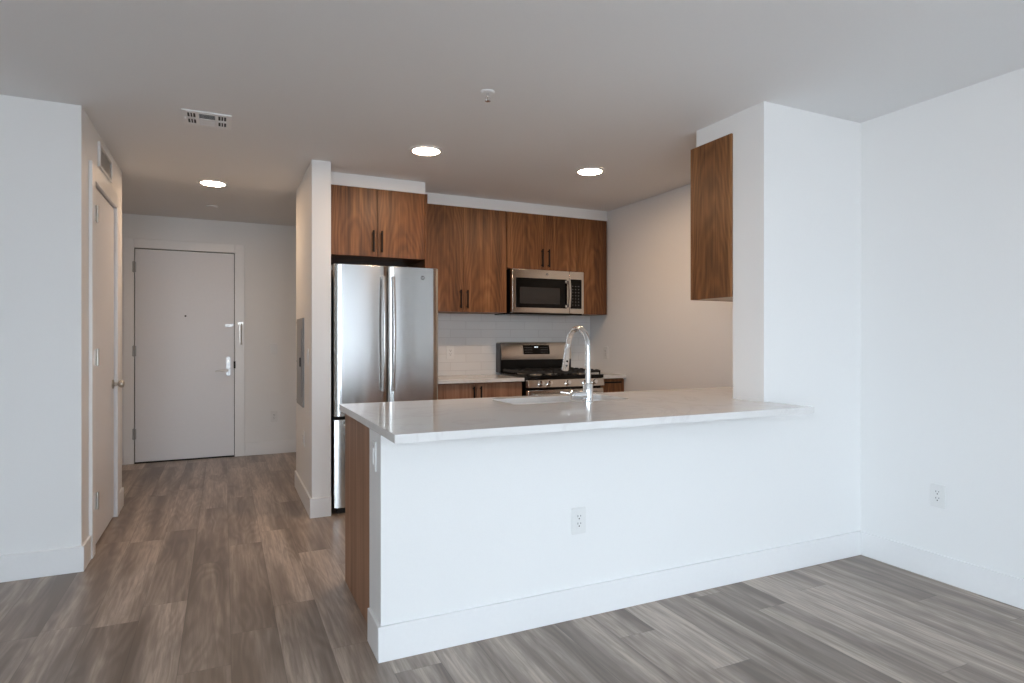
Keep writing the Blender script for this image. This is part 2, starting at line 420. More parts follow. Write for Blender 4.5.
lk = B(); rrect(lk, 'y', .022, .064, .862, 1.058, YH-.004, YH+.008, .006)
lk_o = obj('lock_plate', lk, 'bright_nickel', d1, bevel=.001)
lv = B(); cyl(lv, (.043, YH-.004, .915), (.043, YH-.05, .915), .014, 18)
tube(lv, [(.043, YH-.046, .915), (.01, YH-.050, .916), (-.04, YH-.050, .914), (-.082, YH-.048, .908)], [.011, .010, .009, .008], 12)
obj('lever_handle', lv, 'bright_nickel', d1)
tv = B(); cyl(tv, (.043, YH-.004, 1.01), (.043, YH-.016, 1.01), .015, 18)
t2 = B(); box(t2, -.004, .004, YH-.03, YH-.016, -.018, .018); bmesh.ops.rotate(t2, verts=t2.verts[:], cent=(0, 0, 0), matrix=Matrix.Rotation(.6, 3, 'Y')); bmesh.ops.translate(t2, verts=t2.verts[:], vec=(.043, 0, 1.01))
me_ = bpy.data.meshes.new('t'); t2.to_mesh(me_); tv.from_mesh(me_); t2.free()
obj('thumb_turn', tv, 'nickel', d1)
obj('latch_bolt', box(B(), .094, .112, YH-.018, YH-.012, .935, 1.01), 'black', d1)
pe = B(); cyl(pe, (-.357, YH+.003, 1.482), (-.357, YH+.009, 1.482), .009, 16); obj('peephole', pe, 'black', d1)
pl_ = B(); rrect(pl_, 'y', .012, .092, 1.375, 1.402, YH-.002, YH+.008, .010); cyl(pl_, (.03, YH-.002, 1.389), (.03, YH-.028, 1.389), .009, 14)
obj('door_guard_catch', pl_, 'bright_nickel', d1)
gb = B(); box(gb, .135, .187, YH-.021, YH-.016, 1.395, 1.425)
tube(gb, [(.168, YH-.026, 1.41), (.168, YH-.03, 1.32), (.168, YH-.028, 1.20)], .005, 10)
cyl(gb, (.168, YH-.028, 1.205), (.168, YH-.028, 1.185), .009, 12)
box(gb, .150, .157, YH-.030, YH-.020, 1.21, 1.41)
obj('door_guard_bar', gb, 'nickel', d1)

# closet door
d2 = sroot('door_2', (XL, (DY0+DY1)/2, 0))
f = B(); box(f, XL, XL+.018, DY0-cw, DY0+.004, 0, DT+cw); box(f, XL, XL+.018, DY1-.004, DY1+cw, 0, DT+cw); box(f, XL, XL+.018, DY0+.004, DY1-.004, DT-.004, DT+cw)
obj('casing', f, 'trim', d2, bevel=.003)
obj('door_leaf', box(B(), XL-.047, XL-.005, DY0+.007, DY1-.007, .012, DT-.009), 'door', d2, bevel=.002)
for z in (1.964, 1.135, .305):
    h = B(); cyl(h, (XL+.0265, DY0+.008, z-.05), (XL+.0265, DY0+.008, z+.05), .008, 12)
    box(h, XL+.0182, XL+.021, DY0-.02, DY0+.012, z-.045, z+.045)
    obj('hinge', h, 'nickel', d2)
kb = B(); lathe(kb, (XL-.005, 4.975, .932), (1, 0, 0), [(.030, 0), (.031, .005), (.026, .010), (.011, .013), (.010, .032), (.018, .038), (.026, .048), (.027, .058), (.022, .067), (.010, .071)], 28)
obj('door_knob', kb, 'nickel', d2)

# ------------------------------------------------------------------ ceiling fittings
def downlight(x, y, label):
    t = thing('ceiling_light', (x, y, CEIL), label, 'ceiling light', 'recessed ceiling lights')
    r = B(); n = 48
    prof = [(.088, -.001), (.088, -.008), (.098, -.009), (.106, -.005), (.108, -.0005)]
    vs = [[r.verts.new((x+math.cos(2*PI*i/n)*R_, y+math.sin(2*PI*i/n)*R_, CEIL+h)) for i in range(n)] for R_, h in prof]
    for k in range(len(vs)):
        A, Q = vs[k], vs[(k+1) % len(vs)]
        for i in range(n): r.faces.new((A[i], A[(i+1)%n], Q[(i+1)%n], Q[i]))
    obj('trim_ring', r, 'trim', t)
    d = B(); lathe(d, (x, y, CEIL-.0005), (0, 0, -1), [(.087, 0), (.087, .004), (.06, .0065), (.02, .0075)], 40)
    obj('diffuser', d, 'lamp', t)
downlight(1.210, 3.905, 'round lit recessed ceiling light in front of the refrigerator')
downlight(2.457, 3.864, 'round lit recessed ceiling light nearest the microwave and peninsula column')
downlight(-.078, 5.440, 'round lit recessed ceiling light in the hallway before the entrance door')

vt = thing('ceiling_vent', (-.085, 3.88, CEIL), 'white square air register with slotted louvres in the ceiling', 'vent')
vx0, vx1, vy0, vy1 = -.209, .038, 3.757, 4.003
b = B(); zf = CEIL-.008
def vplate(b, x0, x1, y0, y1): box(b, x0, x1, y0, y1, zf, CEIL-.0005)
# frame with openings: two side columns of slot groups and a centre field
xa, xb, xc, xd = vx0+.026, vx0+.066, vx0+.084, vx0+.165     # left group, centre field
xe, xf = vx0+.181, vx0+.221
ya, yb, yc, yd = vy0+.030, vy0+.112, vy0+.134, vy0+.216
vplate(b, vx0, xa, vy0, vy1); vplate(b, xb, xc, ya, yd); vplate(b, xd, xe, ya, yd); vplate(b, xf, vx1, vy0, vy1)
vplate(b, xa, xf, vy0, ya); vplate(b, xa, xf, yd, vy1)
vplate(b, xa, xb, yb, yc); vplate(b, xe, xf, yb, yc); vplate(b, xc, xd, (ya+yd)/2-.006, (ya+yd)/2+.006)
for (p, r_) in ((xa, xb), (xe, xf)):
    for (s0, s1) in ((ya, yb), (yc, yd)):
        for k in (1, 2): xx = p+(r_-p)*k/3; box(b, xx-.0025, xx+.0025, s0, s1, zf, CEIL-.0005)
obj('face_plate', b, 'trim', vt, bevel=.0008)
obj('duct', box(B(), vx0+.02, vx1-.02, vy0+.02, vy1-.02, CEIL-.0022, CEIL-.0004), 'slot', vt)
for (s0, s1, sg) in ((ya, (ya+yd)/2-.006, 1), ((ya+yd)/2+.006, yd, -1)):
    for k in range(5):
        yy = s0+(s1-s0)*(k+.5)/5; lo = B()
        hw = .0085
        vs = [(xc, yy-hw*1, CEIL-.0025 if sg < 0 else CEIL-.0075), (xd, yy-hw*1, CEIL-.0025 if sg < 0 else CEIL-.0075), (xd, yy+hw*.4, CEIL-.0075 if sg < 0 else CEIL-.0025), (xc, yy+hw*.4, CEIL-.0075 if sg < 0 else CEIL-.0025)]
        top = [lo.verts.new(v) for v in vs]; bot = [lo.verts.new((v[0], v[1], v[2]-.0012)) for v in vs]
        lo.faces.new(top); lo.faces.new(bot[::-1])
        for i in range(4): lo.faces.new((top[i], bot[i], bot[(i+1)%4], top[(i+1)%4]))
        obj('louvre', lo, 'trim', vt)
lvx = B(); box(lvx, vx0+.012, vx0+.018, vy0+.10, vy0+.14, zf-.012, zf); obj('damper_lever', lvx, 'trim', vt)

sx, sy = 1.205, 2.85
sk = thing('fire_sprinkler', (sx, sy, CEIL), 'small white pendent fire sprinkler on the ceiling above the peninsula', 'sprinkler')
b = B(); lathe(b, (sx, sy, CEIL-.0005), (0, 0, -1), [(.036, 0), (.036, .003), (.030, .008), (.018, .009)], 32); obj('escutcheon', b, 'trim', sk)
b = B(); cyl(b, (sx, sy, CEIL-.009), (sx, sy, CEIL-.024), .008, 16)
for sgn in (-1, 1): tube(b, [(sx+sgn*.006, sy, CEIL-.022), (sx+sgn*.014, sy, CEIL-.033), (sx+sgn*.003, sy, CEIL-.046)], .0024, 8)
obj('frame_arms', b, 'chrome', sk)
b = B(); cyl(b, (sx, sy, CEIL-.024), (sx, sy, CEIL-.044), .0025, 10); obj('bulb', b, 'nickel', sk)
b = B(); n = 12; cyl(b, (sx, sy, CEIL-.046), (sx, sy, CEIL-.048), .009, 20)
for i in range(n):
    a = 2*PI*i/n; p = Vector((sx+math.cos(a)*.0125, sy+math.sin(a)*.0125, CEIL-.047)); cyl(b, p+Vector((0, 0, .001)), p-Vector((0, 0, .001)), .0028, 6)
obj('deflector', b, 'chrome', sk)
b = B(); lathe(b, (-.10, 6.39, CEIL-.0005), (0, 0, -1), [(.052, 0), (.052, .006), (.046, .010), (.012, .011)], 32)
tag(obj('sprinkler_cover', b, 'ceiling'), 'flat round cover plate on the hallway ceiling beyond the light', 'sprinkler')

# return grille above the closet door
g = thing('wall_grille', (XL, 4.62, 2.28), 'white rectangular louvred grille on the wall above the closet door', 'vent')
gy0, gy1, gz0, gz1 = 4.40, 4.85, 2.283, 2.432
b = B(); box(b, XL, XL+.014, gy0, gy1, gz0, gz0+.018); box(b, XL, XL+.014, gy0, gy1, gz1-.018, gz1); box(b, XL, XL+.014, gy0, gy0+.018, gz0+.018, gz1-.018); box(b, XL, XL+.014, gy1-.018, gy1, gz0+.018, gz1-.018)
obj('frame', b, 'trim', g, bevel=.001)
b = B()
for k in range(11):
    z = gz0+.018+(k+.5)*(gz1-gz0-.036)/11
    vs = [(XL+.008, gy0+.018, z+.0055), (XL+.008, gy1-.018, z+.0055), (XL+.0125, gy1-.018, z-.0035), (XL+.0125, gy0+.018, z-.0035)]
    top = [b.verts.new(v) for v in vs]; bot = [b.verts.new((v[0], v[1], v[2]-.0015)) for v in vs]
    b.faces.new(top); b.faces.new(bot[::-1])
    for i in range(4): b.faces.new((top[i], bot[i], bot[(i+1)%4], top[(i+1)%4]))
obj('louvres', b, 'trim', g)
obj('duct', box(B(), XL, XL+.0015, gy0+.01, gy1-.01, gz0+.01, gz1-.01), 'wall', g)

# ------------------------------------------------------------------ outlets, switches, electrical panel
def plate(kind, p, ax, label, w=.072, h=.118):
    """p centre on wall, ax: outward normal '-y' or '-x' or '+x'"""
    def T(u, v, d):   # u right on the wall, v up, d outwards
        return {'-y': (p[0]+u, p[1]-d, p[2]+v), '-x': (p[0]-d, p[1]-u, p[2]+v)}[ax]
    def bx(b, u0, u1, v0, v1, d0, d1):
        a, c = T(u0, v0, d0), T(u1, v1, d1); return box(b, a[0], c[0], a[1], c[1], a[2], c[2])
    def rr(b, u0, u1, v0, v1, d0, d1, r):
        a, c = T(u0, v0, d0), T(u1, v1, d1)
        if ax == '-y': return rrect(b, 'y', min(a[0], c[0]), max(a[0], c[0]), a[2], c[2], a[1], c[1], r)
        return rrect(b, 'x', min(a[1], c[1]), max(a[1], c[1]), a[2], c[2], a[0], c[0], r)
    t = thing('wall_outlet' if kind == 'outlet' else 'light_switch', p, label, 'outlet' if kind == 'outlet' else 'light switch')
    obj('cover_plate', rr(B(), -w/2, w/2, -h/2, h/2, 0, .006, .004), 'plastic', t, bevel=.0015)
    if kind == 'outlet':
        obj('receptacle', rr(B(), -.0165, .0165, -.034, .034, .006, .008, .003), 'plastic', t, bevel=.0006)
        for s_ in (1, -1):
            b = B(); c = s_*.0165
            bx(b, -.0085, -.0060, c+.001, c+.0095, .0078, .0084); bx(b, .0060, .0085, c+.002, c+.009, .0078, .0084)
            a0 = Vector(T(0, c-.0065, .0078)); a1 = Vector(T(0, c-.0065, .0084)); cyl(b, a0, a1, .0032, 12)
            obj('socket', b, 'slot', t)
    elif kind == 'rocker':
        b = bx(B(), -.0165, .0165, -.034, .034, .006, .0075); obj('switch_bezel', b, 'plastic', t)
        b = rr(B(), -.0145, .0145, -.031, .031, .0075, .0105, .003); obj('rocker', b, 'plastic', t, bevel=.001)
    else:
        b = bx(B(), -.006, .006, -.013, .013, .006, .0075); obj('switch_bezel', b, 'plastic', t)
        b = bx(B(), -.0035, .0035, -.002, .010, .0075, .016); obj('toggle', b, 'plastic', t)
    return t
plate('outlet', (1.430, YP, .431), '-y', 'white duplex outlet on the front of the peninsula half wall')
plate('outlet', (XR, 1.919, .434), '-x', 'white duplex outlet low on the wide right-hand living room wall')
plate('outlet', (1.882, 5.333, 1.12), '-y', 'white duplex outlet on the subway tile backsplash beside the refrigerator')
plate('outlet', (XK, 5.042, 1.11), '-x', 'white duplex outlet on the kitchen side wall right of the range')
plate('outlet', (.494, YH, .403), '-y', 'white duplex outlet low on the entrance wall under the switch')
plate('rocker', (.494, YH, 1.137), '-y', 'white light switch on the entrance wall right of the door')
plate('rocker', (.552, 4.647, 1.112), '-x', 'white light switch on the divider wall near the electrical panel')
plate('outlet', (.552, 4.882, .487), '-x', 'white outlet low on the divider wall below the electrical panel')
plate('rocker', (.546, 2.455, .773), '-x', 'white switch plate on the narrow end of the peninsula half wall')

ep = thing('electrical_panel', (.552, 5.08, .72), 'grey metal electrical breaker panel on the hallway side of the divider wall', 'electrical panel')
b = B(); rrect(b, 'x', 4.872, 5.290, .722, 1.404, .552, .540, .008); obj('cover', b, 'grey_paint', ep, bevel=.002)
b = B(); box(b, .5385, .535, 4.935, 5.227, .80, 1.32); box(b, .5398, .5385, 4.925, 5.237, .79, 1.33); o = obj('panel_door', b, 'grey_paint', ep, bevel=.001)
b = B(); box(b, .534, .527, 4.95, 4.975, 1.03, 1.10); obj('latch', b, 'black', ep, bevel=.001)
for z in (.75, 1.063, 1.376):
    for y in (4.888, 5.274):
        b = B(); cyl(b, (.5398, y, z), (.5365, y, z), .006, 10); obj('screw', b, 'hinge', ep)

# ------------------------------------------------------------------ cabinets
def bar_handle(parent, x, y, z0, z1):
    """vertical flat black pull standing off a face whose outer plane is y (facing -Y)"""
    b = B(); rrect(b, 'z', x-.0065, x+.0065, y-.033, y-.024, z0, z1, .002)
    for z in (z0+.018, z1-.018): box(b, x-.005, x+.005, y-.0245, y-.0003, z-.005, z+.005)
    return obj('handle', b, 'black', parent, bevel=.0012)
def h_handle(parent, x0, x1, y, z):
    b = B(); rrect(b, 'x', y-.033, y-.024, z-.0065, z+.0065, x0, x1, .002)
    for x in (x0+.018, x1-.018): box(b, x-.005, x+.005, y-.0245, y-.0003, z-.005, z+.005)
    return obj('handle', b, 'black', parent, bevel=.0012)
G = .0015
def front(parent, name, x0, x1, y, z0, z1, mat='walnut'):
    return obj(name, box(B(), x0+G, x1-G, y, y+.019, z0+G, z1-G), mat, parent, bevel=.0012)

def upper(label, x0, x1, yf, yb, z0, z1, splits, handles, group='walnut wall cabinets over the back counter', ends=True):
    t = thing('wall_cabinet', ((x0+x1)/2, (yf+yb)/2, z0), label, 'cabinet', group)
    body = obj('cabinet_body', box(B(), x0, x1, yf+.0205, yb, z0+.001, z1), 'walnut', t)
    xs_ = [x0]+splits+[x1]
    for i in range(len(xs_)-1):
        d = front(t, 'door', xs_[i], xs_[i+1], yf, z0, z1)
        for hx, a, c in handles:
            if xs_[i] < hx < xs_[i+1]: bar_handle(d, hx, yf, a, c)
    return t
upper('walnut two-door wall cabinet directly above the refrigerator', .684, 1.443, 4.69, 5.338, 1.871, 2.393, [1.0635], [(1.032, 1.905, 2.070), (1.096, 1.905, 2.070)])
o = obj('cabinet_panel', box(B(), 1.4445, 1.4635, 4.688, 5.338, 0, 2.393), 'walnut')
tag(o, 'tall thin walnut end panel at the right side of the refrigerator', 'cabinet panel')
YU = 5.0
upper('walnut wall cabinet with two tall doors between refrigerator and microwave', 1.465, 2.299, YU, 5.331, 1.478, 2.393, [1.884], [(1.854, 1.510, 1.670), (1.917, 1.510, 1.670)])
upper('short walnut two-door wall cabinet directly above the microwave', 2.301, 3.054, YU, 5.331, 1.880, 2.393, [2.6775], [(2.654, 1.906, 2.072), (2.721, 1.906, 2.072)])
upper('narrow walnut wall cabinet right of the microwave at the corner', 3.056, 3.372, YU, 5.331, 1.480, 2.393, [], [])
# cabinet hung on the back of the column, its doors face the kitchen
t = thing('wall_cabinet', (2.95, 2.72, 1.478), 'walnut wall cabinet hung behind the white column, its side panel showing', 'cabinet')
obj('side_panel', box(B(), 2.5525, 2.5705, 2.564, 2.872, 1.476, 2.385), 'walnut', t, bevel=.001)
obj('cabinet_body', box(B(), 2.571, 3.388, 2.564, 2.871, 1.478, 2.385), 'carcass', t)
for a, c in ((2.5525, 2.968), (2.970, 3.386)):
    d = obj('door', box(B(), a, c, 2.8735, 2.8915, 1.476, 2.385), 'walnut', t, bevel=.001)
    hx = c-.035 if a < 2.7 else a+.035
    b = B(); rrect(b, 'z', hx-.0065, hx+.0065, 2.915, 2.924, 1.51, 1.67, .002)
    for z in (1.53, 1.65): box(b, hx-.005, hx+.005, 2.8915, 2.916, z-.005, z+.005)
    obj('handle', b, 'black', d)

# base cabinets
YBF = 4.735
t = thing('base_cabinet', (1.9, 5.0, 0), 'walnut two-door base cabinet between refrigerator and range', 'cabinet')
obj('cabinet_body', box(B(), 1.465, 2.325, YBF+.0205, 5.338, .10, .876), 'walnut', t)
obj('toe_kick', box(B(), 1.465, 2.325, YBF+.08, YBF+.095, 0, .0995), 'walnut', t)
for a, c, hx in ((1.467, 1.9, 1.872), (1.9, 2.323, 1.934)):
    d = front(t, 'door', a, c, YBF, .102, .872, 'walnut_straight'); bar_handle(d, hx, YBF, .69, .852)
t = thing('base_cabinet', (3.25, 5.0, 0), 'narrow walnut base cabinet with a drawer right of the range', 'cabinet')
obj('cabinet_body', box(B(), 3.118, 3.388, YBF+.0205, 5.338, .10, .876), 'walnut', t)
obj('toe_kick', box(B(), 3.118, 3.388, YBF+.08, YBF+.095, 0, .0995), 'walnut', t)
d = front(t, 'drawer', 3.118, 3.386, YBF, .724, .872); h_handle(d, 3.155, 3.335, YBF, .845)
front(t, 'door', 3.118, 3.386, YBF, .102, .722)
# peninsula cabinet
t = thing('peninsula_cabinet', (1.95, 2.9, 0), 'walnut peninsula base cabinet under the quartz top, end panel beside white half wall', 'cabinet')
obj('end_panel', box(B(), .563, .582, 2.550, 3.205, 0, .878), 'walnut_straight', t, bevel=.001)
b = B(); box(b, .583, 3.386, 3.15, 3.168, .10, .878); box(b, .583, 3.386, 2.564, 3.15, .10, .118); box(b, .583, 3.386, 3.09, 3.105, 0, .10)
obj('cabinet_body', b, 'walnut', t)
xs_ = [.584, 1.18, 1.63, 2.08, 2.73, 3.386]
obj('added_appliance_panel', box(B(), xs_[0]+G, xs_[1]-G, 3.1685, 3.192, .102, .875), 'steel', t, bevel=.002)  # unseen dishwasher front, added as bright steel for the refrigerator to reflect
for a, c in zip(xs_[1:], xs_[2:]): obj('door', box(B(), a+G, c-G, 3.1685, 3.187, .102, .875), 'walnut_straight', t, bevel=.001)

# ------------------------------------------------------------------ worktops
TH0, TOP = .880, .910
SX0, SX1, SY0, SY1 = 1.325, 2.035, 2.775, 3.095
def slab_hole(b, x0, x1, y0, y1, z0, z1, hx0, hx1, hy0, hy1, r=.03, n=6):
    hp = []
    for cx, cy, a0 in ((hx1-r, hy1-r, 0), (hx0+r, hy1-r, PI/2), (hx0+r, hy0+r, PI), (hx1-r, hy0+r, 1.5*PI)):
        for i in range(n+1):
            a = a0+PI/2*i/n; hp.append((cx+r*math.cos(a), cy+r*math.sin(a)))
    outer = [(x1, y1), (x0, y1), (x0, y0), (x1, y0)]
    for z, flip in ((z1, False), (z0, True)):
        H = [b.verts.new((x, y, z)) for x, y in hp]; O = [b.verts.new((x, y, z)) for x, y in outer]
        m = n+1
        for k in range(4):
            seg = H[k*m:(k+1)*m]
            for i in range(n): f_ = [O[k], seg[i+1], seg[i]]; b.faces.new(f_ if not flip else f_[::-1])
            nx = H[((k+1)*m) % len(H)]
            f_ = [O[k], O[(k+1)%4], nx, seg[-1]]; b.faces.new(f_ if not flip else f_[::-1])
        if not flip: HT, OT = H, O
        else: HB, OB = H, O
    L = len(HT)
    for i in range(L): b.faces.new((HT[i], HT[(i+1)%L], HB[(i+1)%L], HB[i]))
    for i in range(4): b.faces.new((OT[i], OB[i], OB[(i+1)%4], OT[(i+1)%4]))
# peninsula top: main slab (behind the column line) with the sink hole + bar overhang to the column's corner
b = B()
ov = [(.530, 2.071), (2.5635, 2.071), (2.5635, YP), (2.5635, 2.562)]
slab_hole(b, .530, 2.5635, 2.071, 3.190, TH0, TOP, SX0, SX1, SY0, SY1)
box(b, 2.5635, XK-.001, 2.5635, 3.190, TH0, TOP)
box(b, 2.5635, 2.600, 2.071, YP-.0005, TH0, TOP)
# the shared seam face of the two pieces is removed so the top reads as one slab
o = obj('peninsula_countertop', b, 'quartz')
tag(o, 'long white quartz countertop of the peninsula with overhanging bar edge', 'countertop')
o = obj('back_countertop', box(B(), 1.465, 2.332, 4.705, 5.338, .881, .911), 'quartz', bevel=.002)
tag(o, 'short white quartz countertop between the refrigerator and the range', 'countertop')
o = obj('back_countertop', box(B(), 3.116, 3.388, 4.705, 5.338, .881, .911), 'quartz', bevel=.002)
tag(o, 'narrow white quartz countertop piece right of the range at the wall', 'countertop')
b = box(B(), 1.4655, XK-.001, 5.3325, 5.3395, .9115, 1.4775); struct('wall_backsplash', b, 'tile')
struct('wall_backsplash_upper', box(B(), 2.303, 3.052, 5.3325, 5.3395, 1.4780, 1.878), 'tile')

# ------------------------------------------------------------------ sink
t = thing('kitchen_sink', ((SX0+SX1)/2, (SY0+SY1)/2, .70), 'stainless undermount sink set into the peninsula countertop', 'sink')
def rr_ring(x0, x1, y0, y1, z, r, n=6):
    pts = []
    for cx, cy, a0 in ((x1-r, y1-r, 0), (x0+r, y1-r, PI/2), (x0+r, y0+r, PI), (x1-r, y0+r, 1.5*PI)):
        for i in range(n+1):
            a = a0+PI/2*i/n; pts.append(Vector((cx+r*math.cos(a), cy+r*math.sin(a), z)))
    return pts
e = .004
b = B(); R = [rr_ring(SX0-.02, SX1+.02, SY0-.02, SY1+.02, TH0-.001, .04), rr_ring(SX0-e, SX1+e, SY0-e, SY1+e, TH0-.001, .034),
     rr_ring(SX0-e, SX1+e, SY0-e, SY1+e, .70, .034), rr_ring(SX0+.02, SX1-.02, SY0+.02, SY1-.02, .685, .03)]
vs = [[b.verts.new(p) for p in r_] for r_ in R]
for A, Q in zip(vs, vs[1:]):
    for i in range(len(A)): b.faces.new((A[i], A[(i+1)%len(A)], Q[(i+1)%len(A)], Q[i]))
b.faces.new(vs[-1])
o = obj('basin', b, 'sink_steel', t); md = o.modifiers.new('solid', 'SOLIDIFY'); md.thickness = .0015; md.offset = -1
b = B(); lathe(b, ((SX0+SX1)/2, (SY0+SY1)/2, .6853), (0, 0, 1), [(.045, 0), (.045, .003), (.036, .004), (.034, .002)], 28); obj('drain', b, 'chrome', t)

# ------------------------------------------------------------------ faucet
FX, FY = 1.712, 2.712
t = thing('kitchen_faucet', (FX, FY, TOP), 'tall chrome gooseneck pull-down faucet beside the sink', 'faucet')
b = B(); lathe(b, (FX, FY, TOP), (0, 0, 1), [(.029, 0), (.029, .006), (.0255, .010), (.0255, .095), (.023, .100), (.0175, .104)], 32); obj('base', b, 'chrome', t)
pts = [(FX, FY, TOP+.10), (FX, FY, TOP+.18), (FX, FY, TOP+.262)]
rad = .102; cy_, cz_ = FY+rad, TOP+.283
for i in range(0, 15):
    a = PI - PI*.93*i/14; pts.append((FX, cy_+rad*math.cos(a), cz_+rad*1.02*math.sin(a)))
b = B(); tube(b, pts, .0145, 20); obj('spout', b, 'chrome', t)
p0 = Vector(pts[-1]); dr = (Vector(pts[-1])-Vector(pts[-2])).normalized(); dr = Vector((0, .24, -1)).normalized()
b = B(); prof = [(.0135, -.004), (.0150, .004), (.0155, .03), (.0175, .09), (.0195, .145), (.0185, .152), (.012, .153)]
lathe(b, p0, dr, prof, 28); sh = obj('spray_head', b, 'chrome', t)
for k in (.095, .120):
    side = Vector((-.25, -1, -.3)).normalized(); c0 = p0+dr*k
    b = B(); cyl(b, c0+side*.015, c0+side*.0215, .0055, 14); obj('spray_button', b, 'black', sh)
b = B(); lathe(b, (FX-.015, FY, TOP+.040), (-1, 0, 0), [(.024, 0), (.024, .045), (.0255, .048), (.0255, .085), (.020, .092), (.010, .093)], 28); vb = obj('valve_body', b, 'chrome', t)
b = B(); tube(b, [(FX-.095, FY+.002, TOP+.046), (FX-.12, FY+.01, TOP+.054), (FX-.152, FY+.02, TOP+.058)], [.007, .006, .0045], 12); obj('lever', b, 'chrome', t)

# ------------------------------------------------------------------ refrigerator
FXa, FXb, FY0, FYD = .706, 1.478, 4.45, 4.52
mid = 1.0865
t = thing('refrigerator', ((FXa+FXb)/2, 4.9, 0), 'tall stainless steel french-door refrigerator with bottom freezer drawer', 'refrigerator')
obj('refrigerator_body', box(B(), FXa+.004, 1.438, FYD+.012, 5.30, .05, 1.745), 'fridge_side', t, bevel=.004)
b = B(); box(b, FXa+.012, FXb-.012-.02, FYD+.001, FYD+.0115, .06, 1.74); obj('door_gasket', b, 'gasket', t)
def panel(x0, x1, z0, z1, name):
    # slightly crowned front skin
    b = B(); n = 14; Rr = []
    for z in (z0, z1):
        ring = []
        for i in range(n+1):
            s_ = i/n; x = x0+(x1-x0)*s_; e_ = min(s_, 1-s_)*(x1-x0)
            y = FY0 + .004*(2*s_-1)**2 + (.010*(1-e_/.012)**2 if e_ < .012 else 0)
            ring.append(Vector((x, y, z)))
        ring += [Vector((x1, FYD, z)), Vector((x0, FYD, z))]; Rr.append(ring)
    skin(b, Rr)
    return obj(name, b, 'steel', t, bevel=.003)
dl = panel(FXa, mid-.0035, .690, 1.777, 'door'); drr = panel(mid+.0035, FXb, .690, 1.777, 'door'); fz = panel(FXa, FXb, .040, .668, 'freezer_drawer')
def bow(parent, x):
    pts = []; rr_ = []
    z0, z1 = .862, 1.700
    for i in range(21):
        s_ = i/20; pts.append((x, FY0-.026-.026*math.sin(PI*s_), z0+(z1-z0)*s_)); rr_.append(.0125)
    b = B(); R = []
    for p in pts:
        R.append([Vector((p[0]+dx, p[1]+dy, p[2])) for dx, dy in ((-.013, .006), (-.013, -.002), (-.008, -.0075), (0, -.0095), (.008, -.0075), (.013, -.002), (.013, .006), (0, .008))])
    skin(b, R)
    for z in (z0+.012, z1-.012): box(b, x-.010, x+.010, FY0-.026, FY0+.003, z-.011, z+.011)
    obj('handle', b, 'steel', parent, bevel=.001)
bow(dl, mid-.036); bow(drr, mid+.036)
b = B(); R = []
for i in range(21):
    s_ = i/20; xx = FXa+.06+(FXb-FXa-.12)*s_; yy = FY0-.026-.026*math.sin(PI*s_)
    R.append([Vector((xx, yy+dy, .628+dz)) for dz, dy in ((-.013, .006), (-.013, -.002), (-.008, -.0075), (0, -.0095), (.008, -.0075), (.013, -.002), (.013, .006), (0, .008))])
skin(b, R)
for xx in (FXa+.072, FXb-.072): box(b, xx-.011, xx+.011, FY0-.026, FY0+.003, .618, .638)
obj('handle', b, 'steel', fz, bevel=.001)
b = B(); box(b, FXa+.02, FXb-.04, FY0+.012, FY0+.04, .003, .037); obj('toe_grille', b, 'gasket', t)
for xx in (FXa+.05, FXb-.08):
    for yy in (4.60, 5.22): b = B(); cyl(b, (xx, yy, 0), (xx, yy, .05), .02, 16); obj('foot', b, 'gasket', t)
for xx in (FXa+.04, FXb-.045): b = B(); box(b, xx-.028, xx+.018, FYD+.013, FYD+.08, 1.7455, 1.765); obj('hinge_cover', b, 'fridge_side', t, bevel=.004)
def emblem(parent, x, y, z, r):
    b = B(); n = 32
    A = []
    for (R_, yy) in ((r, y), (r, y-.0022), (r*.86, y-.0022), (r*.86, y-.0012)):
        A.append([b.verts.new((x+math.cos(2*PI*i/n)*R_, yy, z+math.sin(2*PI*i/n)*R_)) for i in range(n)])
    for P_, Q in zip(A, A[1:]):
        for i in range(n): b.faces.new((P_[i], P_[(i+1)%n], Q[(i+1)%n], Q[i]))
    b.faces.new(A[-1]); b.faces.new(A[0][::-1])
    e_ = obj('emblem', b, 'emblem', parent)
    text_mesh('GE', r*1.05, .0004, (PI/2, 0, 0), (x, y-.0018, z), 'emblem_letters', 'chrome', e_)
emblem(drr, 1.352, FY0+.0012, 1.702, .0155)

# ------------------------------------------------------------------ microwave
MX0, MX1, MZ0, MZ1, MY = 2.322, 3.068, 1.468, 1.874, 4.93
t = thing('microwave_oven', ((MX0+MX1)/2, 5.1, MZ0), 'stainless over-the-range microwave mounted under the short walnut cabinet', 'microwave')
obj('microwave_body', box(B(), MX0+.002, MX1-.016, 4.985, 5.331, MZ0+.002, MZ1), 'enamel', t, bevel=.002)
DXs = 2.912
b = B(); box(b, MX0, DXs-.001, MY, 4.984, MZ0+.012, MZ1); dm = obj('door', b, 'steel_warm', t, bevel=.005)
b = B(); rrect(b, 'y', MX0+.036, 2.880, 1.527, 1.795, MY-.003, MY+.004, .006); gpan = obj('door_glass', b, 'gloss_black', dm)
b = B(); rrect(b, 'y', 2.396, 2.806, 1.563, 1.712, MY-.0036, MY-.0028, .008); obj('window_mesh', b, 'window_glass_oven', gpan)
b = B(); box(b, DXs+.001, MX1, MY, 4.984, MZ0+.012, MZ1); pm = obj('control_side', b, 'steel_warm', t, bevel=.005)
b = B(); rrect(b, 'y', 2.921, 3.040, 1.527, 1.800, MY-.003, MY+.004, .006); kp = obj('keypad', b, 'gloss_black', pm)
for r_ in range(7):
    for c_ in range(3):
        x = 2.943+c_*.032; z = 1.735-r_*.029
        b = box(B(), x-.0045, x+.0045, MY-.0036, MY-.003, z-.002, z+.002); obj('key', b, 'button', kp)
b = B(); R = []
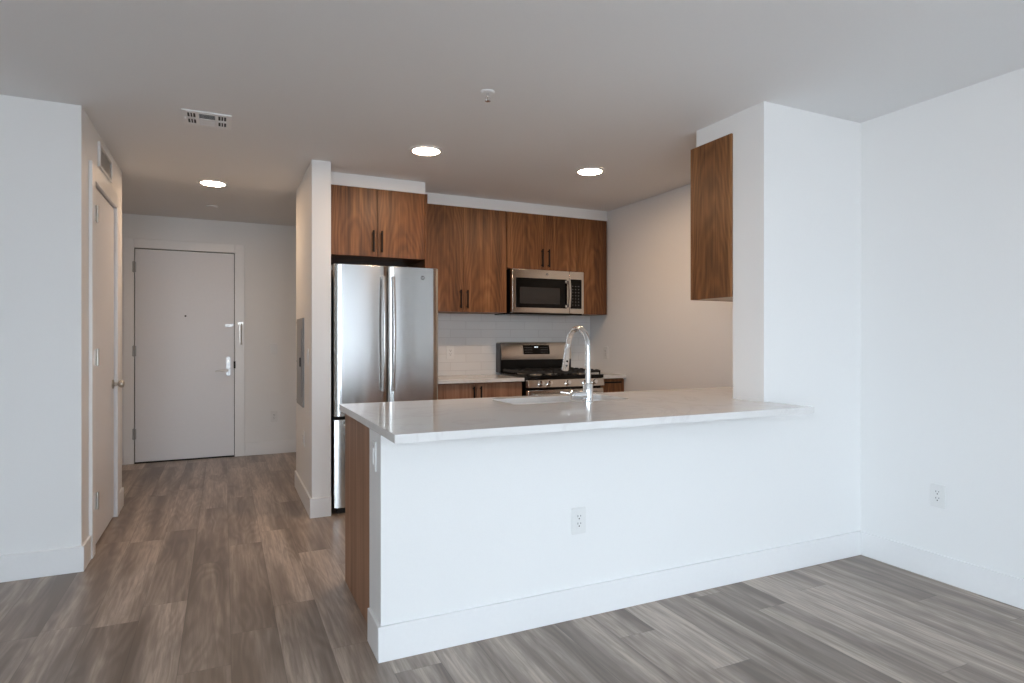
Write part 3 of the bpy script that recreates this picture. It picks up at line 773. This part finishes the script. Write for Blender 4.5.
for i in range(17):
    s_ = i/16; z = 1.535+(1.787-1.535)*s_; yy = MY-.026-.012*math.sin(PI*s_)
    R.append([Vector((2.893+dx, yy+dy, z)) for dx, dy in ((-.014, .004), (-.012, -.005), (0, -.008), (.012, -.005), (.014, .004), (0, .006))])
skin(b, R)
for z in (1.547, 1.775): box(b, 2.885, 2.901, MY-.028, MY, z-.010, z+.010)
obj('handle', b, 'steel', dm, bevel=.001)
for z in (1.548, 1.772): b = box(B(), 2.862, 2.878, MY-.010, MY-.003, z-.011, z+.011); obj('handle_mount', b, 'nickel', dm, bevel=.002)
emblem(dm, 2.675, MY, 1.836, .011)
b = B(); box(b, MX0+.004, MX1-.02, MY+.005, 4.984, MZ0-.004, MZ0+.011); obj('bottom_vent', b, 'enamel', t)

# ------------------------------------------------------------------ gas range
RX0, RX1, RY = 2.338, 3.108, 4.655
t = thing('gas_range', ((RX0+RX1)/2, 5.0, 0), 'stainless freestanding gas range with black cooktop and raised back panel', 'stove')
obj('range_body', box(B(), RX0+.004, RX1-.004, RY+.045, 5.325, .03, .895), 'enamel', t, bevel=.003)
for xx in (RX0+.05, RX1-.05):
    for yy in (4.76, 5.26): b = B(); cyl(b, (xx, yy, 0), (xx, yy, .03), .018, 14); obj('foot', b, 'black', t)
# tilted control panel
b = B(); prof = [(RY-.012, .826), (RY+.004, .894), (RY+.044, .894), (RY+.044, .826)]
skin(b, [[Vector((RX0+.002, y, z)) for y, z in prof], [Vector((RX1-.002, y, z)) for y, z in prof]]); cp = obj('control_panel', b, 'steel_warm', t, bevel=.003)
nrm = Vector((0, -.068, .016)).normalized()
for x in (2.462, 2.545, 2.728, 2.905, 3.002):
    c0 = Vector((x, RY-.004, .860))
    b = B(); lathe(b, c0-nrm*.001, nrm, [(.027, 0), (.027, .006), (.0225, .008), (.021, .030), (.018, .035), (.008, .036)], 28); k_ = obj('knob', b, 'chrome', cp)
obj('oven_door', box(B(), RX0+.004, RX1-.004, RY, RY+.044, .215, .805), 'steel_warm', t, bevel=.006)
b = B(); rrect(b, 'y', RX0+.12, RX1-.12, .33, .66, RY-.003, RY+.002, .01); obj('oven_window', b, 'gloss_black', t)
b = B(); tube(b, [(RX0+.05, RY-.045, .765), (2.72, RY-.058, .765), (RX1-.05, RY-.045, .765)], .011, 16)
for xx in (RX0+.065, RX1-.065): cyl(b, (xx, RY-.045, .765), (xx, RY+.001, .765), .009, 12)
obj('oven_handle', b, 'steel', t)
obj('storage_drawer', box(B(), RX0+.004, RX1-.004, RY+.004, RY+.044, .045, .205), 'steel_warm', t, bevel=.005)
b = B(); rrect(b, 'z', RX0, RX1, RY-.002, 5.238, .896, .926, .012); obj('cooktop', b, 'enamel', t, bevel=.004)
# backguard
b = B(); prof = [(5.242, .927), (5.242, 1.048), (5.330, 1.048), (5.330, .927)]
skin(b, [[Vector((RX0+.008, y, z)) for y, z in prof], [Vector((RX1-.008, y, z)) for y, z in prof]]); obj('backguard_base', b, 'enamel', t)
b = B(); prof = []
for i in range(9):
    s_ = i/8; prof.append((5.218+.030*s_+.012*(2*s_-1)**2-.012, 1.050+.160*s_))
prof += [(5.262, 1.217), (5.330, 1.217), (5.330, 1.050)]
skin(b, [[Vector((RX0+.008, y, z)) for y, z in prof], [Vector((RX1-.008, y, z)) for y, z in prof]])
bg_ = obj('backguard', b, 'steel_warm', t)
obj('backguard_end', box(B(), RX0, RX0+.0075, 5.235, 5.330, .928, 1.205), 'fridge_side', t, bevel=.002)
obj('backguard_end', box(B(), RX1-.0075, RX1, 5.235, 5.330, .928, 1.205), 'fridge_side', t, bevel=.002)
# display follows the slope
def onbg(z): s_ = (z-1.050)/.160; return 5.206+.030*s_+.012*(2*s_-1)**2
b = B(); zz = [1.098+.088*i/6 for i in range(7)]; R = []
for z in zz: R.append([Vector((x, onbg(z)+d, z)) for x, d in ((2.572, -.0025), (2.858, -.0025), (2.858, .004), (2.572, .004))])
skin(b, R); dp = obj('display', b, 'gloss_black', bg_)
b = B()
for z0_, z1_, xa_, xb_ in ((1.091, 1.098, 2.565, 2.865), (1.186, 1.193, 2.565, 2.865), (1.098, 1.186, 2.565, 2.572), (1.098, 1.186, 2.858, 2.865)):
    R = []
    for i in range(5):
        z = z0_+(z1_-z0_)*i/4; R.append([Vector((x, onbg(z)+d, z)) for x, d in ((xa_, -.004), (xb_, -.004), (xb_, .004), (xa_, .004))])
    skin(b, R)
obj('display_frame', b, 'steel_warm', bg_)
b = B()
for i, x in enumerate((2.700, 2.708, 2.722, 2.730)): box(b, x-.003, x+.003, onbg(1.166)-.0035, onbg(1.166)-.0027, 1.160, 1.172)
obj('clock', b, 'clock', dp)
for r_ in range(3):
    for x in (2.595, 2.612, 2.629, 2.646, 2.664, 2.765, 2.782, 2.799, 2.816, 2.834):
        z = 1.118+r_*.022; b = box(B(), x-.004, x+.004, onbg(z)-.0035, onbg(z)-.0026, z-.0015, z+.0015); obj('button', b, 'button', dp)
# burners and grates
for (x, y, r_) in ((2.50, 4.82, .045), (2.50, 5.09, .036), (2.723, 4.955, .05), (2.945, 4.82, .045), (2.945, 5.09, .036)):
    b = B(); lathe(b, (x, y, .9262), (0, 0, 1), [(r_+.012, 0), (r_+.010, .006), (r_, .010), (r_, .014)], 28); bu = obj('burner', b, 'nickel', t)
    b = B(); lathe(b, (x, y, .9404), (0, 0, 1), [(r_-.003, 0), (r_-.003, .006), (r_-.010, .009)], 28); obj('burner_cap', b, 'iron', bu)
gx = [RX0+.018, RX0+.262, RX1-.262, RX1-.018]
for i in range(3):
    a, c = gx[i]+.003, gx[i+1]-.003; b = B(); y0, y1 = RY+.025, 5.222; zt0, zt1 = .942, .962
    for (u0, u1, v0, v1) in ((a, c, y0, y0+.012), (a, c, y1-.012, y1), (a, a+.012, y0+.0125, y1-.0125), (c-.012, c, y0+.0125, y1-.0125)): box(b, u0, u1, v0, v1, zt0, zt1)
    mx_ = (a+c)/2; my = (y0+y1)/2
    box(b, a+.0125, c-.0125, my-.006, my+.006, zt0, zt1)
    for yy in (y0+(y1-y0)*.25, y0+(y1-y0)*.75):
        for (u0, u1) in ((a+.0125, mx_-.03), (mx_+.03, c-.0125)): box(b, u0, u1, yy-.005, yy+.005, zt0+.002, zt1+.002)
        for (v0, v1) in ((yy-.11, yy-.035), (yy+.035, yy+.11)): box(b, mx_-.005, mx_+.005, v0, v1, zt0+.002, zt1+.002)
    for xx in (a+.006, c-.006):
        for yy in (y0+.006, my, y1-.006): box(b, xx-.005, xx+.005, yy-.005, yy+.005, .9262, .9418)
        for k in range(6):
            yy = y0+.05+k*(y1-y0-.1)/5; box(b, xx-.006, xx+.006, yy-.02, yy+.02, zt1+.0003, zt1+.006)
    obj('grate', b, 'iron', t)
